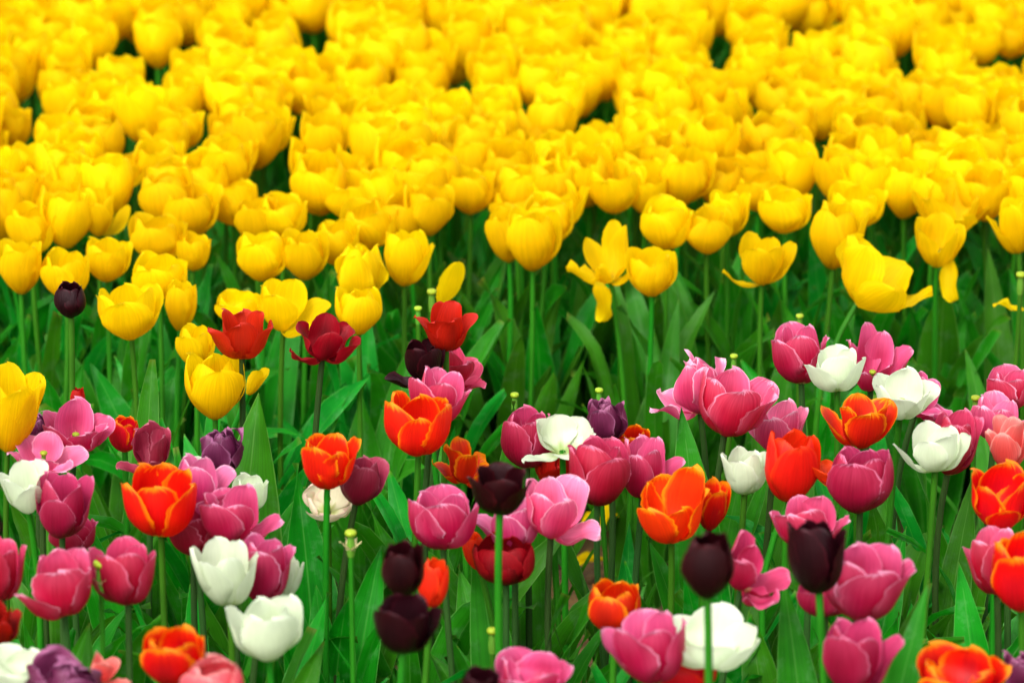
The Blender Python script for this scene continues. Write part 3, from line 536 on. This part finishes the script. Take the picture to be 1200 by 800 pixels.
# ------------------------------------------------------------------ yellow tulips one can tell apart, along the front edge
Y = 'yellow'
YL = [
 (252, 452, 72, 80, Y, 'closed', 285, 0, 6, .42, 'large yellow tulip in the mixed bed below a dark red cup', {0: dict(hinge=9, tip=-8, W=.5)}),
 (302, 447, 28, 40, Y, 'flare', 330, 25, 0, .39, 'narrow yellow petals showing behind a dark stem in the mixed bed', {1: None, 2: None, 4: None}),
 (14, 477, 80, 108, Y, 'open', 285, 4, 8, .44, 'biggest yellow tulip, cut by the photo edge beside pink ones', {1: dict(hinge=12, tip=6), 3: dict(hinge=11, tip=0)}),
 (230, 404, 50, 52, Y, 'cup', 250, 0, 8, .39, 'yellow tulip close behind the dark red cup and large yellow one'),
 (152, 365, 80, 68, Y, 'open', 275, -3, 6, .39, 'wide yellow cup low at the front of the yellow bed, right of the blackish bud'),
 (212, 357, 38, 62, Y, 'closed', 250, 4, 6, .375, 'narrow yellow tulip beside a wide low yellow cup'),
 (279, 358, 56, 40, Y, 'cup', 240, 0, 8, .375, 'yellow tulip just above the dark red cup'),
 (346, 361, 84, 70, Y, 'open', 250, 4, 8, .385, 'yellow tulip with splayed side petals above the ragged dark red one', {1: dict(hinge=34, tip=20), 3: dict(hinge=44, tip=14)}),
 (420, 364, 56, 58, Y, 'closed', 285, 0, 6, .38, 'plump yellow tulip lowest in a stack, near the ragged dark red one'),
 (528, 332, 34, 52, Y, 'flare', 300, 14, 0, .385, 'single yellow petal left standing above the bright red tulip', {1: None, 2: None, 3: None, 4: None, 5: None, 0: dict(hinge=4, tip=4, kap=1.8)}),
 (703, 296, 80, 78, Y, 'open', 250, -8, 10, .39, 'tattered yellow tulip falling apart with one petal hanging down', {0: dict(hinge=28, tip=4, L=.7, W=.3, wave=.1), 5: dict(hinge=42, tip=12, point=1.4, L=1.12, wave=.1), 4: dict(hinge=6, tip=8, L=1.15, point=1.3, W=.3), 3: dict(hinge=46, tip=4, L=.85, W=.34), 1: dict(hinge=8, tip=-2, L=1.12, wave=.08, point=1.7), 2: dict(hinge=20, tip=10, point=1.4, W=.32)}),
 (763, 318, 62, 60, Y, 'cup', 268, 0, 10, .38, 'neat small yellow cup hanging lower than its neighbours, beside a dark stem', {0: dict(hinge=6, tip=-12, L=.85)}),
 (890, 304, 88, 66, Y, 'open', 245, 2, 8, .385, 'yellow tulip with one thin petal jutting out low', {5: dict(hinge=50, tip=4, L=.9, W=.25), 1: dict(hinge=18, tip=0)}),
 (1036, 320, 114, 94, Y, 'flop', 230, 32, -10, .39, 'yellow tulip blown wide open and leaning over above pink tulips', {0: dict(hinge=20, tip=6, wave=.09), 1: dict(hinge=30, tip=10, L=1.1, wave=.1), 3: dict(hinge=40, tip=6, L=1.05, wave=.09), 4: dict(hinge=16, tip=6, wave=.1), 2: dict(hinge=26, tip=8, wave=.1, L=1.1), 5: dict(hinge=18, tip=14, wave=.1)}),
 (1102, 281, 60, 66, Y, 'wide', 262, 0, 24, .39, 'yellow tulip open to show its dark stamens, one petal hanging', {0: None, 3: dict(hinge=10, tip=-4), 5: dict(hinge=10, tip=-4)}, dict(pistil=1, stamens=1)),
 (985, 275, 72, 82, Y, 'closed', 235, 4, 6, .39, 'tall full yellow tulip left of the blown open one', {1: dict(hinge=9, tip=0)}),
 (626, 279, 66, 78, Y, 'closed', 265, 0, 6, .39, 'full yellow cup left of the tattered tulip, low on the front edge'),
 (592, 275, 48, 66, Y, 'cup', 230, -4, 6, .38, 'yellow tulip half hidden by the full cup near the tattered one'),
 (782, 260, 64, 66, Y, 'cup', 230, 0, 6, .39, 'yellow cup on a dark stem above the neat small low cup'),
 (828, 268, 62, 60, Y, 'cup', 280, 0, 8, .38, 'yellow tulip with a pale torn fold, right of the dark stemmed cup', {0: dict(hinge=12, tip=-30)}),
 (480, 302, 60, 68, Y, 'closed', 285, 0, 6, .385, 'yellow tulip crossed by a thin stem, one petal apart', {3: dict(hinge=18, tip=4)}),
 (502, 246, 62, 62, Y, 'cup', 285, 0, 6, .39, 'round yellow tulip on a thin stem above one with a petal apart'),
 (185, 278, 70, 60, Y, 'cup', 250, 0, 8, .38, None), (187, 322, 66, 58, Y, 'cup', 255, 0, 8, .385, 'square shouldered yellow cup right above the wide low one'),
 (22, 312, 54, 66, Y, 'cup', 262, 0, 6, .385, 'yellow cup at the photo edge, front row, near the blackish bud'),
 (76, 320, 58, 62, Y, 'cup', 240, 0, 8, .38, 'yellow tulip right behind the blackish bud'),
 (128, 304, 56, 54, Y, 'cup', 270, 0, 8, .38, None),
 (424, 322, 64, 76, Y, 'double', 265, 0, 8, .385, 'bunched up yellow tulip with folded inner petals, second in a stack', None, dict(nl=2)),
 (357, 298, 58, 62, Y, 'cup', 260, 0, 6, .38, None), (308, 300, 62, 60, Y, 'cup', 250, 0, 6, .38, None),
 (1186, 262, 64, 74, Y, 'open', 235, -4, 8, .39, 'yellow tulip at the photo edge with a drooping stem neighbour', {5: dict(hinge=30, tip=10)}),
 (1113, 243, 96, 70, Y, 'wide', 275, 2, 10, .385, 'broad flat topped yellow tulip behind the one showing dark stamens'),
 (1062, 220, 56, 74, Y, 'closed', 260, 0, 6, .385, None), (920, 245, 64, 58, Y, 'cup', 240, 0, 6, .385, None), (1005, 240, 72, 58, Y, 'cup', 250, 0, 8, .38, None),
 (722, 218, 72, 66, Y, 'open', 260, 0, 6, .39, None), (655, 240, 72, 62, Y, 'open', 245, 2, 8, .38, None), (552, 222, 58, 60, Y, 'cup', 250, 0, 6, .39, None),
 (430, 262, 72, 62, Y, 'cup', 245, 0, 8, .38, None), (412, 228, 70, 60, Y, 'cup', 275, 0, 8, .385, None), (330, 252, 62, 56, Y, 'cup', 240, 0, 8, .38, None),
 (225, 246, 74, 66, Y, 'cup', 260, 0, 6, .385, None), (227, 294, 42, 48, Y, 'cup', 240, 4, 6, .37, None), (270, 234, 64, 62, Y, 'cup', 230, 0, 8, .38, None),
 (122, 249, 62, 58, Y, 'open', 268, 0, 8, .39, 'yellow tulip with one petal stuck out like a thumb', {1: dict(hinge=40, tip=4, W=.24), 3: dict(hinge=8, tip=-8)}),
 (66, 243, 56, 66, Y, 'cup', 250, 0, 8, .38, None), (36, 268, 60, 66, Y, 'cup', 240, 0, 8, .38, None), (855, 250, 50, 56, Y, 'cup', 250, 0, 6, .38, None),
 (888, 222, 60, 52, Y, 'cup', 240, 0, 8, .38, None), (395, 284, 56, 56, Y, 'cup', 240, 0, 8, .375, None), (300, 258, 52, 58, Y, 'cup', 250, 0, 6, .375, None),
 (187, 190, 60, 54, Y, 'cup', 265, 0, 8, .385, 'neat yellow cup sitting in front of a green gap in the mass'), (785, 165, 72, 64, Y, 'cup', 250, 0, 6, .39, None),
 (140, 200, 66, 44, Y, 'open', 240, 0, 10, .38, None), (68, 158, 58, 54, Y, 'cup', 265, 0, 8, .39, None), (15, 150, 44, 52, Y, 'cup', 250, 0, 8, .385, None),
 (1016, 150, 82, 60, Y, 'open', 265, 0, 8, .39, None), (930, 145, 56, 64, Y, 'closed', 240, 0, 6, .39, None), (1110, 52, 78, 50, Y, 'cup', 250, 0, 6, .385, None),
 (1150, 50, 52, 54, Y, 'cup', 285, 0, 6, .385, None), (1186, 45, 50, 50, Y, 'cup', 240, 0, 6, .385, None), (275, 180, 56, 50, Y, 'cup', 250, 0, 8, .385, None),
 (210, 150, 60, 56, Y, 'cup', 260, 0, 8, .385, None), (580, 108, 56, 48, Y, 'cup', 250, 0, 8, .385, None), (605, 240, 66, 52, Y, 'cup', 240, 0, 8, .375, None),
]
MASS_LABEL = 'yellow tulip among many alike, packed into the dense blurred yellow bed'
MASS_GROUP = 'yellow tulips packed in the yellow bed'

# shared shapes for the packed yellow bed
rngm = random.Random(31)
VB = []
for k in range(14):
    st = ('cup', 'closed', 'cup', 'closed', 'cup', 'closed', 'open')[k % 7]
    g = bloom_geo(st, rngm.uniform(0, 360), 700+k, None, rngm.uniform(60, 70), rngm.uniform(.62, .74)); P = g.points(); e = np.percentile(P, 97, axis=0)-np.percentile(P, 3, axis=0)
    sx = .0535/((e[0]+e[1])/2)*1.0; szz = .060/e[2]
    VB.append((g, np.array((sx, sx, szz))))
VM = {}
LV = [None]*10
def mass_tulip(px, py, z, k, rng, label=MASS_LABEL, group=MASS_GROUP):
    c = at(px, py, z); ax = axis_of(rng.uniform(-9, 9), rng.uniform(-6, 14)); ax_n = np.array(ax)
    L = c - ax_n*0.03
    foot = np.array((L[0]-ax_n[0]*.05+rng.uniform(-.015, .015), L[1]-ax_n[1]*.05+rng.uniform(-.015, .015), 0.0))
    root = empty('tulip', foot); tag(root, label, 'tulip', group)
    if k not in VM:
        g, s = VB[k]; b = g.build('bloom', [MAT['yellow']], None, None, lambda V: V*s); VM[k] = b.data
    else:
        b = bpy.data.objects.new('bloom', VM[k]); COL.objects.link(b)
    b.parent = root; b.location = L-foot
    b.rotation_euler = (ax.to_track_quat('Z', 'Y').to_matrix() @ Matrix.Rotation(rng.uniform(0, 6.28), 3, 'Z')).to_euler()
    sc_ = rng.uniform(.9, 1.03); b.scale = (sc_*rng.uniform(.95, 1.08), sc_*rng.uniform(.95, 1.08), sc_*rng.uniform(.92, 1.1))
    stem_obj(root, L-foot+ax_n*.0015, ax_n, 'stem', rng, .0029)
    j = rng.randrange(10)
    if LV[j] is None:
        o = leaves_geo(300+j).build('leaves', [MAT['leaf']], root); LV[j] = o.data
    else:
        o = bpy.data.objects.new('leaves', LV[j]); COL.objects.link(o); o.parent = root
    o.rotation_euler = (0, 0, rng.uniform(0, 6.28)); o.scale = (1, 1, rng.uniform(.95, 1.16))
    return root

for i, s in enumerate(YL):
    if s[10] is None:
        s = s[:10] + (MASS_LABEL,) + s[11:]; r = plant_tulip(s, 200+i); r['group'] = MASS_GROUP
    else: plant_tulip(s, 200+i)

HOLES = [(115, 82, 10, 12), (143, 60, 12, 12), (178, 88, 10, 16), (228, 57, 14, 14), (292, 55, 12, 12), (42, 118, 10, 10), (155, 168, 26, 18), (22, 172, 36, 14),
         (243, 140, 12, 20), (236, 182, 10, 14), (380, 48, 26, 20), (362, 66, 16, 14), (346, 140, 8, 16), (354, 166, 8, 14), (547, 106, 20, 30), (408, 178, 12, 12),
         (300, 200, 22, 20), (502, 46, 8, 12), (845, 60, 20, 22), (710, 133, 18, 26), (690, 150, 22, 10), (612, 127, 16, 8), (848, 90, 8, 12), (732, 24, 12, 10),
         (885, 130, 10, 12), (982, 35, 28, 14), (1060, 77, 26, 26), (1168, 66, 40, 26), (958, 172, 26, 30), (1095, 152, 40, 8), (1190, 66, 20, 24), (560, 260, 20, 40),
         (160, 225, 20, 50), (325, 210, 18, 26), (690, 255, 40, 36), (1040, 265, 30, 40), (940, 280, 30, 60), (530, 275, 26, 60), (450, 105, 6, 10), (927, 60, 6, 20)]
pos = [(s[0], s[1]) for s in YL]
rng = random.Random(12); placed = 0; cand = []
for t in range(90000):
    x, y = rng.uniform(-95, 1295), rng.uniform(-110, 262)
    front = (252 if x < 480 else 232) + 18*math.sin(x*.011+1) + 10*math.sin(x*.031)
    if y > front: continue
    sc_ = 0.86 + y*.0006
    hw, hh = 28*sc_, 29*sc_
    if any(abs(x-hx) < hw*0.86 + a*.38 and abs(y-hy) < hh*0.86 + b*.38 for hx, hy, a, b in HOLES): continue
    if any(((x-q[0])/(38*sc_))**2 + ((y-q[1])/(16.5*sc_))**2 < 1 for q in pos): continue
    pos.append((x, y)); cand.append((x, y))
print('mass tulips', len(cand), 'total yellow', len(pos))
# the 300 tulips that show largest are single things; the rest, small at the far end or beyond the frame, are one mass
inside = [c for c in cand if -22 < c[0] < 1222 and c[1] > -14]
inside.sort(key=lambda c: -c[1])
single = inside[:300-len(ML)-len(YL)]; rest = [c for c in cand if c not in single]
print('mass tulips', len(cand), 'inside', len(inside), 'single', len(single), 'rest', len(rest))
for x, y in single:
    mass_tulip(x, y, rng.gauss(.383, .008), rng.randrange(14), rng)
def far_mass(pts, name, label):
    gb = G()
    for x, y in pts:
        c = at(x, y, rng.gauss(.383, .008)); g, s = VB[rng.randrange(14)]
        ax = axis_of(rng.uniform(-9, 9), rng.uniform(-6, 14)); an = np.array(ax)
        M = np.array(ax.to_track_quat('Z', 'Y').to_matrix() @ Matrix.Rotation(rng.uniform(0, 6.28), 3, 'Z'))
        k = rng.uniform(.92, 1.12); L = c-an*.03
        for v, u, f in zip(g.v, g.uv, g.f):
            gb.v.append((v*s*k) @ M.T + L); gb.uv.append(u); gb.f.append(f - f.min() + gb.n); gb.mi += [0]*len(f); gb.n += len(v)
        foot = np.array((L[0]-an[0]*.05, L[1]-an[1]*.05, 0.0)); q = np.linspace(0, 1, 8)[:, None]
        tube(gb, foot*(1-q)+L*q, .0036, 7, 1)
        lg = leaves_geo(rng.randrange(10**6))
        for v, u, f in zip(lg.v, lg.uv, lg.f):
            gb.v.append(v+foot); gb.uv.append(u); gb.f.append(f - f.min() + gb.n); gb.mi += [2]*len(f); gb.n += len(v)
    o = gb.build(name, [MAT['yellow'], MAT['stem'], MAT['leaf']]); o['kind'] = 'stuff'; tag(o, label, 'tulips')
far_mass(rest, 'tulips', 'far yellow tulips that melt together at the far end of the bed')

# ------------------------------------------------------------------ spent seed heads, fallen and hanging petals
def seed_head(px, py, z, label, k=1.0, husk=False, roll=0, i=0):
    rng = random.Random(50+i); c = at(px, py, z); ax = axis_of(roll, 4); an = np.array(ax); L = c - an*.014*k
    foot = np.array((L[0]+rng.uniform(-.02, .02), L[1]+rng.uniform(-.02, .02), 0))
    root = empty('tulip_seed_head', foot); tag(root, label, 'seed head', 'spent tulip seed heads without petals')
    M = np.array(ax.to_track_quat('Z', 'Y').to_matrix())
    p = pistil_geo(k, False).build('pistil', [MAT['pistil'], MAT['stigma'], MAT['anther']], root, L-foot, lambda V: V @ M.T)
    if husk:
        g = G()
        for j in range(6):
            leaf(g, (0, 0, 0), j*1.047, .017*k, .005*k, 25, 50, rng, .5, .4)
        g.build('husk', [MAT['husk']], p, None, lambda V: V @ M.T)
    stem_obj(root, L-foot+an*.001, an, 'stem', rng, .0026)
    leaves_geo(800+i, 2).build('leaves', [MAT['leaf']], root)
for i, a in enumerate([
    (118, 672, .41, 'seed head with pale husk remnants beside a rose tulip with tall tips', 1.25, True),
    (411, 634, .40, 'slender seed head with dry stamens on a tall stem below the orange cup', 1.05, True),
    (577, 748, .33, 'short green seed head low between leaves near a pink tulip top', 1.0, False),
    (603, 470, .38, 'green seed head behind a rose tulip and the floppy white one', .85, False),
    (702, 464, .385, 'yellow topped seed head poking up behind the wrinkled purple tulip', .8, False),
    (506, 350, .39, 'green seed head beside the single yellow petal, above the bright red tulip', 1.0, False),
    (490, 368, .385, 'second seed head peeping just over the rim of the bright red tulip', .8, False),
    (860, 424, .38, 'seed head behind the many petalled pink tulip', .8, False),
    (937, 377, .385, 'seed head just above the upright pink cup at the back', .8, False),
    (1143, 474, .385, 'pale thin seed head between the white tulips and the pink edge cluster', .9, False),
    (1196, 330, .39, 'seed head at the photo edge above a lone yellow petal', 1.0, False)]):
    seed_head(a[0], a[1], a[2], a[3], a[4], a[5], 0, i)

def loose_petal(px, py, z, name, label, L, az, lean, W=.36, hinge=0, col='yellow', pz=0):
    g = G(); petal(g, 0, L=L, W=W, A=40, hinge=hinge, tip=10, r0=.0, kap=1.3, wave=.12, twist=.12, curl=30, rng=random.Random(int(px)))
    c = at(px, py, z); R = np.array(Euler((math.radians(lean), math.radians(pz), math.radians(az))).to_matrix())
    P = (g.points()) @ R.T; m = (P.max(0)+P.min(0))/2
    o = g.build(name, [MAT[col]], None, c, lambda V: V @ R.T - m); tag(o, label, 'petal', 'loose yellow petals'); return o
loose_petal(706, 352, .345, 'hanging_petal', 'yellow petal hanging by its base under the tattered yellow tulip', .052, 60, 0, .3, 150)
loose_petal(1112, 331, .35, 'hanging_petal', 'yellow petal dangling under the yellow tulip that shows dark stamens', .046, 250, 0, .3, 150)
loose_petal(1182, 357, .35, 'fallen_petal', 'lone yellow petal caught on a leaf at the photo edge', .036, 180, 0, .36, 60)
loose_petal(702, 604, .10, 'fallen_petal', 'yellow petal lying on leaves behind a pink tulip with a level petal', .05, 20, 0, .36, 60)
loose_petal(690, 654, .03, 'fallen_petal', 'yellow petal lying near the bare soil', .04, 200, 0, .36, 70)
